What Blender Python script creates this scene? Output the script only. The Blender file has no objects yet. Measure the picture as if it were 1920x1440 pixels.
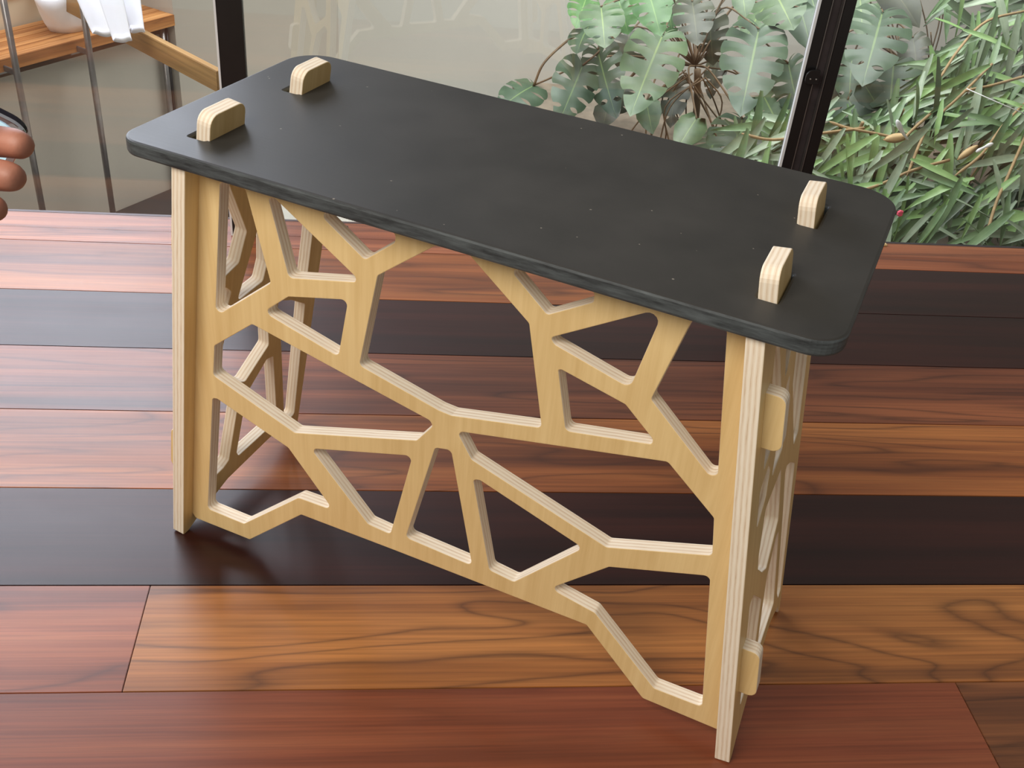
import bpy, bmesh, math, random
from mathutils import Vector, Matrix, noise
random.seed(7)
S = bpy.context.scene
COL = S.collection
V = Vector

# ------------------------------------------------------------------ camera
F_PX = 1994.55
CAM = V((-0.15071, -1.25112, 1.23540))
RIGHT = V((0.9933725, -0.0806007, 0.0819424))
DOWN = V((0.0204508, -0.5776002, -0.8160636))
FWD = V((0.1131052, 0.8123309, -0.5721238))
cam_data = bpy.data.cameras.new('camera')
cam_data.sensor_width = 36.0
cam_data.lens = F_PX / 1920 * 36.0
cam_data.clip_start = 0.05
cam = bpy.data.objects.new('camera', cam_data)
COL.objects.link(cam)
cam.matrix_world = Matrix(((RIGHT.x, -DOWN.x, -FWD.x, CAM.x), (RIGHT.y, -DOWN.y, -FWD.y, CAM.y),
                           (RIGHT.z, -DOWN.z, -FWD.z, CAM.z), (0, 0, 0, 1)))
S.camera = cam

# ------------------------------------------------------------------ world, daylight, exposure
world = bpy.data.worlds.new('world'); S.world = world
world.use_nodes = True
bg = world.node_tree.nodes['Background']
bg.inputs[0].default_value = (1.0, 0.95, 0.86, 1)
bg.inputs[1].default_value = 0.28

def area(name, loc, target, sx, sy, power, color, spread=180):
    d = bpy.data.lights.new(name, 'AREA'); d.shape = 'RECTANGLE'
    d.size = sx; d.size_y = sy; d.energy = power; d.color = color; d.spread = math.radians(spread)
    o = bpy.data.objects.new(name, d); COL.objects.link(o)
    o.location = loc
    o.rotation_euler = (V(target) - V(loc)).to_track_quat('-Z', 'Y').to_euler()
    return o

area('daylight_left_window', (-1.95, 2.55, 1.75), (-0.9, 0.3, 0.1), 2.5, 2.0, 138, (0.80, 0.85, 1.0))
area('daylight_front_left', (-1.9, -1.9, 3.1), (0, 0, 0.3), 2.2, 1.8, 135, (1.0, 0.93, 0.84))
area('skylight_courtyard', (1.2, 3.35, 2.2), (1.15, 3.55, -0.7), 3.2, 1.5, 92, (0.97, 0.99, 1.0), 105)
S.view_settings.view_transform = 'Standard'
S.view_settings.look = 'None'
S.view_settings.gamma = 1.0
S.view_settings.use_curve_mapping = False
S.view_settings.exposure = 0.0

# ------------------------------------------------------------------ helpers
def at(px, py, y):
    """point on the ray of photo pixel (px,py) at world depth y"""
    d = RIGHT * ((px - 960) / F_PX) + DOWN * ((py - 720) / F_PX) + FWD
    return CAM + d * ((y - CAM.y) / d.y)

def atz(px, py, z):
    d = RIGHT * ((px - 960) / F_PX) + DOWN * ((py - 720) / F_PX) + FWD
    return CAM + d * ((z - CAM.z) / d.z)

def empty(name, loc=(0, 0, 0), rz=0.0):
    o = bpy.data.objects.new(name, None); COL.objects.link(o)
    o.location = loc; o.rotation_euler = (0, 0, rz); o.empty_display_size = 0.05
    return o

def tag(o, label, cat, group=None):
    o['label'] = label; o['category'] = cat
    if group: o['group'] = group
    return o

def struct(o):
    o['kind'] = 'structure'; return o

def link_mesh(name, me, mats, parent=None, smooth=False):
    o = bpy.data.objects.new(name, me); COL.objects.link(o)
    if not isinstance(mats, (list, tuple)): mats = [mats]
    if len(me.materials) == 0:
        for m in mats: me.materials.append(m)
    if smooth:
        for p in me.polygons: p.use_smooth = True
    if parent is not None: o.parent = parent
    return o

def bm_obj(name, bm, mats, parent=None, smooth=False):
    me = bpy.data.meshes.new(name); bm.normal_update(); bm.to_mesh(me); bm.free()
    return link_mesh(name, me, mats, parent, smooth)

def add_box(bm, lo, hi, bevel=0.0, mat=None):
    c = [(a + b) / 2 for a, b in zip(lo, hi)]; s = [abs(b - a) for a, b in zip(lo, hi)]
    M = Matrix.Translation(c) @ Matrix.Diagonal((*s, 1))
    if mat is not None: M = mat @ M
    r = bmesh.ops.create_cube(bm, size=1, matrix=M)
    if bevel:
        es = list({e for v in r['verts'] for e in v.link_edges})
        bmesh.ops.bevel(bm, geom=es, offset=bevel, segments=2, affect='EDGES', clamp_overlap=True)

def box(name, lo, hi, mats, parent=None, bevel=0.0, mat=None):
    bm = bmesh.new(); add_box(bm, lo, hi, bevel, mat)
    return bm_obj(name, bm, mats, parent)

def add_tube(bm, pts, rad, n=8, cap=True):
    pts = [V(p) for p in pts]
    if not isinstance(rad, (list, tuple)): rad = [rad] * len(pts)
    rings = []
    ref = V((0.13, 0.21, 1)).normalized()
    prev = None
    for i, p in enumerate(pts):
        t = (pts[min(i + 1, len(pts) - 1)] - pts[max(i - 1, 0)]).normalized()
        if prev is None:
            a = t.cross(ref)
            if a.length < 0.05: a = t.cross(V((1, 0, 0)))
        else:
            a = prev - t * prev.dot(t)
        a.normalize(); prev = a; b = t.cross(a)
        rings.append([bm.verts.new(p + (a * math.cos(2 * math.pi * k / n) + b * math.sin(2 * math.pi * k / n)) * rad[i]) for k in range(n)])
    for r0, r1 in zip(rings, rings[1:]):
        for k in range(n):
            bm.faces.new((r0[k], r0[(k + 1) % n], r1[(k + 1) % n], r1[k]))
    if cap:
        bm.faces.new(rings[0][::-1]); bm.faces.new(rings[-1])

def tube(name, pts, rad, mats, parent=None, n=8):
    bm = bmesh.new(); add_tube(bm, pts, rad, n)
    return bm_obj(name, bm, mats, parent, True)

def catmull(pts, sub=6):
    pts = [V(p) for p in pts]; out = []
    P = [pts[0] * 2 - pts[1]] + pts + [pts[-1] * 2 - pts[-2]]
    for i in range(1, len(P) - 2):
        for k in range(sub):
            t = k / sub
            out.append(0.5 * ((2 * P[i]) + (-P[i - 1] + P[i + 1]) * t + (2 * P[i - 1] - 5 * P[i] + 4 * P[i + 1] - P[i + 2]) * t * t + (-P[i - 1] + 3 * P[i] - 3 * P[i + 1] + P[i + 2]) * t ** 3))
    out.append(pts[-1]); return out

def fillet(poly, rad, seg=5):
    """polygon with each corner rounded; rad is a number or one radius per corner"""
    n = len(poly); out = []
    if not isinstance(rad, (list, tuple)): rad = [rad] * n
    for i in range(n):
        p = V(poly[i]); a = V(poly[i - 1]) - p; b = V(poly[(i + 1) % n]) - p
        la, lb = a.length, b.length; a.normalize(); b.normalize()
        ang = math.acos(max(-1, min(1, a.dot(b))))
        if rad[i] <= 0 or ang > math.pi - 0.08: out.append(p); continue
        d = min(rad[i] / math.tan(ang / 2), 0.48 * la, 0.48 * lb)
        r = d * math.tan(ang / 2)
        c = p + (a + b).normalized() * (r / math.sin(ang / 2))
        s = p + a * d - c; e = p + b * d - c
        a0 = math.atan2(s.y, s.x); a1 = math.atan2(e.y, e.x); da = (a1 - a0 + math.pi) % (2 * math.pi) - math.pi
        for k in range(seg + 1):
            t = a0 + da * k / seg
            out.append(c + V((math.cos(t), math.sin(t))) * r)
    return out

def flat_panel(name, outline, holes, thick, mats, bevel=0.0012, matrix=None, parent=None):
    """sheet cut from board: outline and holes in local x,y; thickness along local z, centred"""
    cu = bpy.data.curves.new(name, 'CURVE'); cu.dimensions = '2D'; cu.fill_mode = 'BOTH'
    cu.extrude = thick / 2 - bevel; cu.bevel_depth = bevel; cu.bevel_resolution = 1
    for loop in [outline] + holes:
        sp = cu.splines.new('POLY'); sp.points.add(len(loop) - 1); sp.use_cyclic_u = True
        for q, p in zip(sp.points, loop): q.co = (p[0], p[1], 0, 1)
    tmp = bpy.data.objects.new('tmp', cu); COL.objects.link(tmp)
    me = bpy.data.meshes.new_from_object(tmp.evaluated_get(bpy.context.evaluated_depsgraph_get()))
    bpy.data.objects.remove(tmp)
    me.materials.clear(); me.name = name
    for m in mats: me.materials.append(m)
    for p in me.polygons:
        p.material_index = 0 if abs(p.normal.z) > 0.9 else min(1, len(mats) - 1)
        p.use_smooth = False
    o = bpy.data.objects.new(name, me); COL.objects.link(o)
    if parent is not None: o.parent = parent
    if matrix is not None: o.matrix_local = matrix
    return o

# ------------------------------------------------------------------ materials
def srgb(r, g, b):
    def f(c):
        c /= 255
        return c / 12.92 if c <= 0.04045 else ((c + 0.055) / 1.055) ** 2.4
    return (f(r), f(g), f(b), 1)

class NT:
    def __init__(s, name):
        s.m = bpy.data.materials.new(name); s.m.use_nodes = True
        s.t = s.m.node_tree; s.p = s.t.nodes['Principled BSDF']
    def n(s, typ, **kw):
        x = s.t.nodes.new(typ)
        for k, v in kw.items():
            if k in x.inputs: x.inputs[k].default_value = v
            else: setattr(x, k, v)
        return x
    def l(s, a, b): s.t.links.new(a, b)
    def ramp(s, stops, fac):
        r = s.n('ShaderNodeValToRGB'); e = r.color_ramp.elements
        while len(e) < len(stops): e.new(0.5)
        for x, (p, c) in zip(e, stops): x.position = p; x.color = c
        s.l(fac, r.inputs[0]); return r.outputs[0]
    def coord(s, scale=(1, 1, 1), loc=(0, 0, 0), which='Object', rot=(0, 0, 0)):
        c = s.n('ShaderNodeTexCoord'); m = s.n('ShaderNodeMapping')
        m.inputs['Scale'].default_value = scale; m.inputs['Location'].default_value = loc; m.inputs['Rotation'].default_value = rot
        s.l(c.outputs[which], m.inputs[0]); return m.outputs[0]
    def noise(s, vec, scale=5, detail=3, rough=0.5, dist=0.0):
        x = s.n('ShaderNodeTexNoise'); x.inputs['Scale'].default_value = scale; x.inputs['Detail'].default_value = detail
        x.inputs['Roughness'].default_value = rough; x.inputs['Distortion'].default_value = dist
        s.l(vec, x.inputs['Vector']); return x.outputs['Fac']
    def math(s, op, a, b=None, c=None):
        x = s.n('ShaderNodeMath', operation=op)
        for i, q in enumerate((a, b, c)):
            if q is None: continue
            if isinstance(q, (int, float)): x.inputs[i].default_value = q
            else: s.l(q, x.inputs[i])
        return x.outputs[0]
    def mix(s, fac, a, b, mode='MIX'):
        x = s.n('ShaderNodeMix', data_type='RGBA', blend_type=mode)
        for i, q in ((0, fac), (6, a), (7, b)):
            if isinstance(q, (int, float, tuple)): x.inputs[i].default_value = q
            else: s.l(q, x.inputs[i])
        return x.outputs[2]
    def bump(s, h, strength=0.2, dist=0.002):
        b = s.n('ShaderNodeBump'); b.inputs['Strength'].default_value = strength; b.inputs['Distance'].default_value = dist
        s.l(h, b.inputs['Height']); s.l(b.outputs[0], s.p.inputs['Normal'])

def plain(name, col, rough=0.6, metal=0.0, var=0.08, scale=8, spec=0.5, bump=0.0):
    k = NT(name); v = k.coord()
    f = k.noise(v, scale, 4, 0.55)
    c0 = tuple(x * (1 - var) for x in col[:3]) + (1,); c1 = tuple(min(1, x * (1 + var)) for x in col[:3]) + (1,)
    k.l(k.ramp([(0.3, c0), (0.7, c1)], f), k.p.inputs['Base Color'])
    k.p.inputs['Roughness'].default_value = rough; k.p.inputs['Metallic'].default_value = metal
    k.p.inputs['Specular IOR Level'].default_value = spec
    if bump: k.bump(f, bump, 0.004)
    return k.m

def wood(name, dark, mid, light, seed, rings=9.0, stretch=0.55, across=7.0, rough=0.34, contrast=1.0, streak=0.35):
    k = NT(name)
    base = k.noise(k.coord((stretch, across, across), (seed * 3.7, seed * 1.9, seed)), 0.9, 2.0, 0.45, 0.35)
    wob = k.noise(k.coord((3, 22, 22), (seed, 0, 0)), 1.2, 4, 0.65)
    val = k.math('ADD', k.math('MULTIPLY', base, rings), k.math('MULTIPLY', wob, 0.30))
    tri = k.math('MULTIPLY', k.math('PINGPONG', val, 0.5), 2.0)
    line = k.math('POWER', tri, 5.0)                                   # thin dark latewood lines
    low = k.noise(k.coord((0.45, 5, 5), (seed * 2.1, seed, 4)), 1.3, 3, 0.55)
    band = k.noise(k.coord((0.25, 16, 16), (seed * 1.3, seed, 2)), 1.2, 3, 0.6)
    fac = k.math('ADD', k.math('MULTIPLY', low, 0.6), k.math('MULTIPLY', band, 0.5))
    col = k.ramp([(0.40, dark), (0.54, mid), (0.70, light)], fac)
    col = k.mix(k.math('MULTIPLY', line, 0.62 * contrast), col, tuple(c * 0.55 for c in dark[:3]) + (1,))
    fine = k.noise(k.coord((2.5, 190, 190), (seed, 2, 0)), 1.0, 4, 0.7)
    f2 = k.ramp([(0.3, (0.30, 0.30, 0.30, 1)), (0.65, (0.66, 0.66, 0.66, 1))], fine)
    col = k.mix(streak * 1.9, col, f2, 'OVERLAY')
    k.l(col, k.p.inputs['Base Color'])
    r = k.math('ADD', k.math('MULTIPLY', k.noise(k.coord((1.5, 6, 6), (seed, 1, 1)), 1.5, 4, 0.6), 0.14), rough - 0.05)
    k.l(r, k.p.inputs['Roughness'])
    k.p.inputs['Specular IOR Level'].default_value = 0.60 if streak > 0.3 else 0.46
    k.bump(fine, 0.05, 0.001)
    return k.m

def mat_ply_face():
    k = NT('birch_ply_face')
    fine = k.noise(k.coord((90, 3.5, 1)), 1.0, 4, 0.65)
    big = k.noise(k.coord((9, 2.2, 1)), 1.0, 3, 0.5, 1.2)
    f = k.math('ADD', k.math('MULTIPLY', fine, 0.5), k.math('MULTIPLY', big, 0.5))
    k.l(k.ramp([(0.3, srgb(208, 174, 116)), (0.55, srgb(226, 196, 140)), (0.75, srgb(236, 210, 156))], f), k.p.inputs['Base Color'])
    k.p.inputs['Roughness'].default_value = 0.42
    k.bump(fine, 0.04, 0.001); return k.m

def mat_ply_edge(t):
    k = NT('birch_ply_edge')
    c = k.n('ShaderNodeTexCoord'); s = k.n('ShaderNodeSeparateXYZ'); k.l(c.outputs['Object'], s.inputs[0])
    w = k.noise(k.coord((25, 25, 25)), 1, 2)
    z = k.math('ADD', k.math('MULTIPLY', s.outputs['Z'], 3.5 / t), k.math('MULTIPLY', w, 0.35))
    tri = k.math('MULTIPLY', k.math('PINGPONG', z, 0.5), 2.0)
    streak = k.noise(k.coord((30, 30, 700)), 1.0, 4, 0.7)
    f = k.math('ADD', k.math('MULTIPLY', tri, 0.42), k.math('MULTIPLY', streak, 0.58))
    col = k.ramp([(0.15, srgb(190, 156, 122)), (0.34, srgb(226, 206, 180)), (0.55, srgb(238, 224, 202)), (0.85, srgb(246, 236, 220))], f)
    k.l(col, k.p.inputs['Base Color']); k.p.inputs['Roughness'].default_value = 0.6
    k.bump(streak, 0.15, 0.001); return k.m

def mat_black_board():
    k = NT('black_stained_board')
    v = k.coord(); big = k.noise(v, 7, 5, 0.6); fine = k.noise(k.coord((6, 60, 60)), 3, 3)
    col = k.ramp([(0.3, srgb(44, 43, 41)), (0.7, srgb(57, 55, 52))], big)
    vo = k.n('ShaderNodeTexVoronoi'); vo.inputs['Scale'].default_value = 34; k.l(k.coord((1, 1, 0.0)), vo.inputs['Vector'])
    sp = k.math('LESS_THAN', vo.outputs['Distance'], 0.05)
    gate = k.math('GREATER_THAN', k.noise(k.coord((1, 1, 1), (5, 3, 0)), 40, 1), 0.5)
    m = k.math('MULTIPLY', sp, gate)
    vs = k.n('ShaderNodeTexVoronoi'); vs.inputs['Scale'].default_value = 9; k.l(k.coord((0.35, 2.6, 0.0), (0, 0, 0), 'Object', (0, 0, 0.6)), vs.inputs['Vector'])
    sc = k.math('LESS_THAN', vs.outputs['Distance'], 0.022)
    m = k.math('MAXIMUM', k.math('MULTIPLY', m, 0.6), k.math('MULTIPLY', sc, 0.35))
    k.l(k.mix(m, col, srgb(150, 142, 130)), k.p.inputs['Base Color'])
    k.l(k.math('ADD', k.math('MULTIPLY', big, 0.16), 0.40), k.p.inputs['Roughness'])
    k.p.inputs['Specular IOR Level'].default_value = 0.38
    k.bump(k.math('ADD', big, fine), 0.08, 0.001); return k.m

def mat_black_board_edge():
    k = NT('worn_black_board_edge')
    f = k.noise(k.coord((12, 12, 90)), 1.5, 5, 0.7)
    k.l(k.ramp([(0.35, srgb(38, 41, 43)), (0.7, srgb(82, 88, 90))], f), k.p.inputs['Base Color'])
    k.p.inputs['Roughness'].default_value = 0.5; return k.m

def mat_glass():
    k = NT('window_glass')
    t = k.t; t.nodes.remove(k.p)
    out = t.nodes['Material Output']
    tr = k.n('ShaderNodeBsdfTransparent'); tr.inputs[0].default_value = (0.975, 0.985, 0.98, 1)
    gl = k.n('ShaderNodeBsdfGlossy'); gl.inputs['Roughness'].default_value = 0.0
    ge = k.n('ShaderNodeNewGeometry'); dt = k.n('ShaderNodeVectorMath', operation='DOT_PRODUCT')
    k.l(ge.outputs['Incoming'], dt.inputs[0]); k.l(ge.outputs['Normal'], dt.inputs[1])
    c5 = k.math('POWER', k.math('SUBTRACT', 1.0, k.math('ABSOLUTE', dt.outputs['Value'])), 5.0)
    fr = k.math('ADD', k.math('MULTIPLY', c5, 0.91), 0.085)            # Schlick reflectance of the pane
    mx = k.n('ShaderNodeMixShader'); k.l(fr, mx.inputs[0]); k.l(tr.outputs[0], mx.inputs[1]); k.l(gl.outputs[0], mx.inputs[2])
    k.l(mx.outputs[0], out.inputs[0]); return k.m

def mat_leaf(name, body, body2, vein, rough=0.45):
    k = NT(name)
    uv = k.n('ShaderNodeUVMap'); s = k.n('ShaderNodeSeparateXYZ'); k.l(uv.outputs[0], s.inputs[0])
    b = k.ramp([(0.3, body), (0.7, body2)], k.noise(k.coord((1, 1, 1)), 3.5, 3))
    mid = k.math('LESS_THAN', s.outputs['Y'], 0.032)
    side = k.math('GREATER_THAN', k.math('ABSOLUTE', k.math('SUBTRACT', s.outputs['X'], 0.5)), 0.955)
    c = k.mix(k.math('MULTIPLY', mid, 0.42), b, vein)
    k.l(c, k.p.inputs['Base Color']); k.p.inputs['Roughness'].default_value = rough
    k.p.inputs['Specular IOR Level'].default_value = 0.4
    try:
        k.p.inputs['Subsurface Weight'].default_value = 0.0
    except Exception: pass
    return k.m

M_FACE = mat_ply_face(); T = 0.0208; M_EDGE = mat_ply_edge(T)
M_BOARD = mat_black_board(); M_BEDGE = mat_black_board_edge()
M_GLASS = mat_glass()
M_WALL = plain('painted_wall_grey', srgb(172, 165, 153), 0.8, var=0.04, scale=1.5)
M_WALLW = plain('painted_wall_pale', srgb(186, 183, 174), 0.8, var=0.03, scale=1.2)
M_CREAM = plain('painted_wall_cream', srgb(226, 214, 190), 0.8, var=0.03)
M_TRIM = plain('white_trim_paint', srgb(236, 232, 218), 0.5, var=0.03)
M_FLOOR = plain('grey_floor', srgb(168, 166, 156), 0.75, var=0.1, scale=4)
M_SOIL = plain('grey_brown_planter_soil', srgb(112, 102, 88), 0.95, var=0.35, scale=9, bump=0.8)
M_BLACK = plain('black_frame_paint', srgb(20, 18, 19), 0.35, var=0.2, scale=14)
M_CHAN = plain('dark_channel_metal', srgb(66, 60, 62), 0.4, metal=0.4, var=0.2, scale=20)
M_ALU = plain('bright_aluminium_edge', srgb(228, 232, 236), 0.35, metal=0.2, var=0.05)
M_STEEL = plain('brushed_steel_post', srgb(138, 134, 132), 0.35, metal=0.85, var=0.1, scale=30)
M_CLOTH = plain('white_cotton', srgb(236, 236, 240), 0.85, var=0.03, scale=20)
M_BEAM = wood('pale_oak_beam', srgb(128, 94, 50), srgb(158, 122, 72), srgb(176, 142, 90), 3.3, 6, 1.0, 20, 0.5, 0.6, 0.2)
M_BENCH = [wood('bench_slat_wood_%s' % n, srgb(*a), srgb(*b), srgb(*c), sd, 6, 1.2, 24, 0.45, 0.7, 0.3) for n, a, b, c, sd in
           (('tan', (150, 96, 50), (190, 132, 76), (214, 160, 100), 1.1), ('amber', (132, 78, 36), (172, 112, 58), (200, 142, 82), 5.2))]
M_MATTE = plain('black_rubber', srgb(14, 14, 15), 0.7)

# ------------------------------------------------------------------ setting
FLOOR_Z = -1.02
A = V((-1.1098, 3.4869, 0)); U = V((0.603, 0.798, 0)).normalized(); PERP = V((-U.y, U.x, 0))
BENCH = Matrix(((U.x, PERP.x, 0, A.x), (U.y, PERP.y, 0, A.y), (0, 0, 1, 0), (0, 0, 0, 1)))   # x along the bench, y into the niche
YB = 4.35
struct(box('floor', (-4.5, -3.5, FLOOR_Z - 0.08), (4.5, 6.0, FLOOR_Z), M_FLOOR))
struct(box('wall_left', (-3.2, 0.06, FLOOR_Z), (0, 0.5, -0.29), M_WALL, mat=BENCH))               # under the bench
struct(box('wall_niche', (-3.2, 0.30, -0.29), (0, 0.5, 0.6), M_CREAM, mat=BENCH))                    # cream wall behind the bench
struct(box('wall_back', (0.0, 0.0, FLOOR_Z), ((YB - A.y) / U.y, 0.5, 0.6), M_WALL, mat=BENCH))
struct(box('wall_courtyard', (A.x + U.x * (YB - A.y) / U.y, YB, FLOOR_Z), (4.5, YB + 0.2, 0.6), M_WALLW))
struct(box('trim_niche', (-3.2, 0.278, -0.085), (-0.24, 0.30, -0.045), M_TRIM, mat=BENCH, bevel=0.004))
struct(box('planter_bed', (0.47, 1.35, FLOOR_Z), (4.4, YB, -0.72), M_SOIL))
bm = bmesh.new()
bmesh.ops.create_grid(bm, x_segments=60, y_segments=44, size=1)
for v in bm.verts:
    x = 2.45 + v.co.x * 1.96; y = 2.85 + v.co.y * 1.5
    v.co = V((x, y, -0.715 + 0.05 * noise.noise(V((x * 2.2, y * 2.2, 0))) + 0.02 * noise.noise(V((x * 9, y * 9, 3)))))
struct(bm_obj('planter_soil', bm, M_SOIL, None, True))
box_m = box('floor_mat', (-1.15, -0.34, FLOOR_Z), (0.05, 0.05, FLOOR_Z + 0.02), M_MATTE, mat=BENCH, bevel=0.004)
tag(box_m, 'black mat on the floor at the foot of the grey wall', 'mat')

# bench shelf: boards of butcher-block wood
bench = empty('wooden_bench', (0, 0, 0)); bench.matrix_world = BENCH
tag(bench, 'wooden slatted wall bench set in the niche behind the steel posts', 'bench')
D0 = 0.285; nb = 7
for i in range(nb):
    y0 = 0.0 + i * D0 / nb
    box('slat', (-3.0, y0 + 0.0008, -0.243), (0.0, y0 + D0 / nb - 0.0008, -0.2 - 0.0006 * (i % 2)), M_BENCH[i % 2], bench, 0.0012)
box('front_edge_board', (-3.0, -0.004, -0.246), (0.0, 0.0, -0.2005), M_BENCH[1], bench)

# steel posts
def post(px, py_ref, zref, label, depth_off, bracket=True, double=False):
    if px is None: P = A - U * 0.045 + PERP * 0.03
    else:   # the shaft stands a hand's breadth in front of the bench edge
        dr = RIGHT * ((px - 960) / F_PX) + DOWN * ((py_ref - 720) / F_PX) + FWD
        P = CAM + dr * ((A - PERP * depth_off - CAM).dot(PERP) / dr.dot(PERP))
    o = empty('steel_post', (P.x, P.y, FLOOR_Z)); o.rotation_euler = (0, 0, math.atan2(U.y, U.x))
    tag(o, label, 'post')
    tube('shaft', [(0, 0, 0), (0, 0, 1.35 if not double else FLOOR_Z * -1 - 0.246)], 0.0125, M_STEEL, o, 12)
    if double: tube('shaft', [(0.024, 0.0, 0), (0.024, 0.0, FLOOR_Z * -1 - 0.246)], 0.006, M_BLACK, o, 10)
    box('base_plate', (-0.03, -0.028, 0), (0.034, 0.028, 0.006), M_STEEL, o, 0.001)
    if bracket:
        zb = -0.21 - FLOOR_Z
        box('bracket_arm', (-0.004, 0.0, zb - 0.035), (0.004, depth_off, zb - 0.012), M_STEEL, o, 0.002)
        box('bracket_plate', (-0.03, depth_off, zb - 0.045), (0.03, depth_off + 0.008, zb - 0.002), M_STEEL, o, 0.002)
    return o
post(27, 112, -0.23, 'leftmost steel post, bracketed to the wooden bench', 0.075)
post(166, 86, -0.23, 'steel post in front of the bench, half hidden by the white cloths', 0.075)
post(None, 0, 0, 'steel leg pair under the right end of the wooden bench', 0, False, True)

# pale beam running towards the window frame
bp0 = at(60, -33, 3.35); bp1 = at(414, 153, 2.40)
d = (bp1 - bp0); d.z = 0; L = d.length; ang = math.atan2(d.y, d.x)
beam = box('timber_beam', (0, -0.014, -0.038), (L, 0.014, 0.038), M_BEAM, None, 0.002)
beam.location = (bp0.x, bp0.y, bp0.z); beam.rotation_euler = (0, math.atan2(bp0.z - bp1.z, L), ang)
tag(beam, 'pale oak handrail beam under the white cloths, behind the glass', 'beam')

# ------------------------------------------------------------------ big plank table
table = empty('plank_table', (0.2, 0.2, FLOOR_Z))
tag(table, 'long table top of dark and amber hardwood planks filling the foreground', 'table')
def P_(a): return srgb(*a)
rust = (P_((92, 42, 22)), P_((138, 74, 42)), P_((176, 106, 66)))
amber = (P_((96, 48, 22)), P_((146, 82, 40)), P_((190, 118, 60)))
wenge = (P_((30, 9, 6)), P_((45, 16, 11)), P_((64, 26, 18)))
walnut = (P_((74, 36, 22)), P_((116, 62, 38)), P_((156, 90, 54)))
gold = (P_((84, 48, 26)), P_((146, 90, 44)), P_((184, 122, 64)))
red = (P_((86, 40, 22)), P_((116, 58, 34)), P_((136, 76, 46)))
brn = (P_((58, 32, 20)), P_((100, 58, 32)), P_((140, 86, 48)))
YS = [1.19, 1.046, 0.822, 0.603, 0.391, 0.171, -0.055, -0.257, -0.462, -0.68]
XL, XR = -1.75, 2.1
rows = [[(XL, XR, rust, 1.3, 6)],
        [(XL, 0.62, amber, 2.6, 7), (0.62, XR, wenge, 8.2, 4)],
        [(XL, XR, wenge, 3.4, 4)],
        [(XL, XR, walnut, 4.7, 9)],
        [(XL, XR, amber, 5.9, 12)],
        [(XL, XR, wenge, 6.8, 5)],
        [(XL, -0.512, rust, 7.1, 6), (-0.512, XR, gold, 9.4, 10)],
        [(XL, 0.708, red, 10.3, 5), (0.708, XR, brn, 11.9, 7)],
        [(XL, XR, walnut, 12.2, 8)]]
for r, row in enumerate(rows):
    for (x0, x1, pal, sd, rg) in row:
        g = 0.0006
        bm = bmesh.new()
        add_box(bm, (x0 + g, YS[r + 1] + g, -0.045), (x1 - g, YS[r] - g, 0.0), 0.0007)
        o = bm_obj('plank', bm, wood('hardwood_%d_%d' % (r, int(sd * 10)), *pal, sd, rg, *(dict(((6, (1.3, 6.5)), (4, (0.8, 8.5)), (3, (0.7, 10.0)))).get(r, (0.6, 8.0))), 0.36, 0.35 if pal in (wenge, red) else 1.0, 0.22 if pal is wenge else 0.35), table)
        o.matrix_parent_inverse = Matrix.Translation(-V(table.location))
box('sill_strip', (XL, 1.1905, -0.045), (XR, 1.20, 0.0), M_CHAN, table).matrix_parent_inverse = Matrix.Translation(-V(table.location))
for x in (XL + 0.12, XR - 0.12):
    for y in (YS[-1] + 0.12, YS[0] - 0.14):
        box('leg', (x - 0.04, y - 0.04, FLOOR_Z), (x + 0.04, y + 0.04, -0.0452), M_BENCH[1], table, 0.003).matrix_parent_inverse = Matrix.Translation(-V(table.location))

# ------------------------------------------------------------------ window frames and glass
def glass(name, x0, x1):
    struct(box(name, (x0, 1.108, 0.0), (x1, 1.114, 1.75), M_GLASS))
glass('window_1', XL, -0.5375); glass('window_2', -0.482, 0.781); glass('window_3', 0.861, XR)

mul = empty('window_post', (-0.51, 1.104, 0)); tag(mul, 'black window post standing behind the left end of the black board', 'window frame')
box('body', (-0.0275, 0.0, 0), (0.028, 0.018, 1.75), M_BLACK, mul, 0.001)
box('bright_edge', (-0.0325, -0.001, 0), (-0.0278, 0.008, 1.75), M_ALU, mul)
box('cover_strip', (0.0, -0.004, 0.0), (0.0275, -0.0002, 1.75), M_BLACK, mul, 0.0005)
mr = empty('window_post', (0.82, 1.106, 0)); tag(mr, 'black channelled window post with latch, right of the big split leaves', 'window frame')
box('body', (-0.039, 0.014, 0), (0.042, 0.022, 1.75), M_BLACK, mr, 0.001)
box('front_flange', (-0.037, 0.0, 0), (-0.012, 0.0138, 1.75), M_BLACK, mr, 0.001)
box('side_flange', (0.016, -0.006, 0), (0.042, 0.0138, 1.75), M_BLACK, mr, 0.001)
box('channel', (-0.008, 0.008, 0), (0.0125, 0.0138, 1.75), M_CHAN, mr, 0.0005)
box('bright_edge', (-0.0435, -0.001, 0), (-0.0372, 0.008, 1.75), M_ALU, mr)
box('seal_strip', (-0.0118, -0.0012, 0), (-0.0098, 0.010, 1.75), M_STEEL, mr)
box('seal_strip', (0.0128, -0.007, 0), (0.0145, 0.010, 1.75), M_STEEL, mr)
lat = [V((-0.016, -0.012)), V((0.014, -0.012)), V((0.014, 0.020)), V((-0.016, 0.020))]
o = flat_panel('latch_plate', fillet(lat, [0.008, 0.002, 0.002, 0.016]), [], 0.006, [M_BLACK], 0.001,
               Matrix.Translation((-0.018, -0.010, 0.462)) @ Matrix.Rotation(math.pi / 2, 4, 'X'), mr)
for sx in (-0.006, 0.008):
    bm = bmesh.new(); bmesh.ops.create_uvsphere(bm, u_segments=10, v_segments=6, radius=0.0026)
    s = bm_obj('screw', bm, M_STEEL, o, True); s.location = (sx, 0.0, 0.0036)

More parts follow.
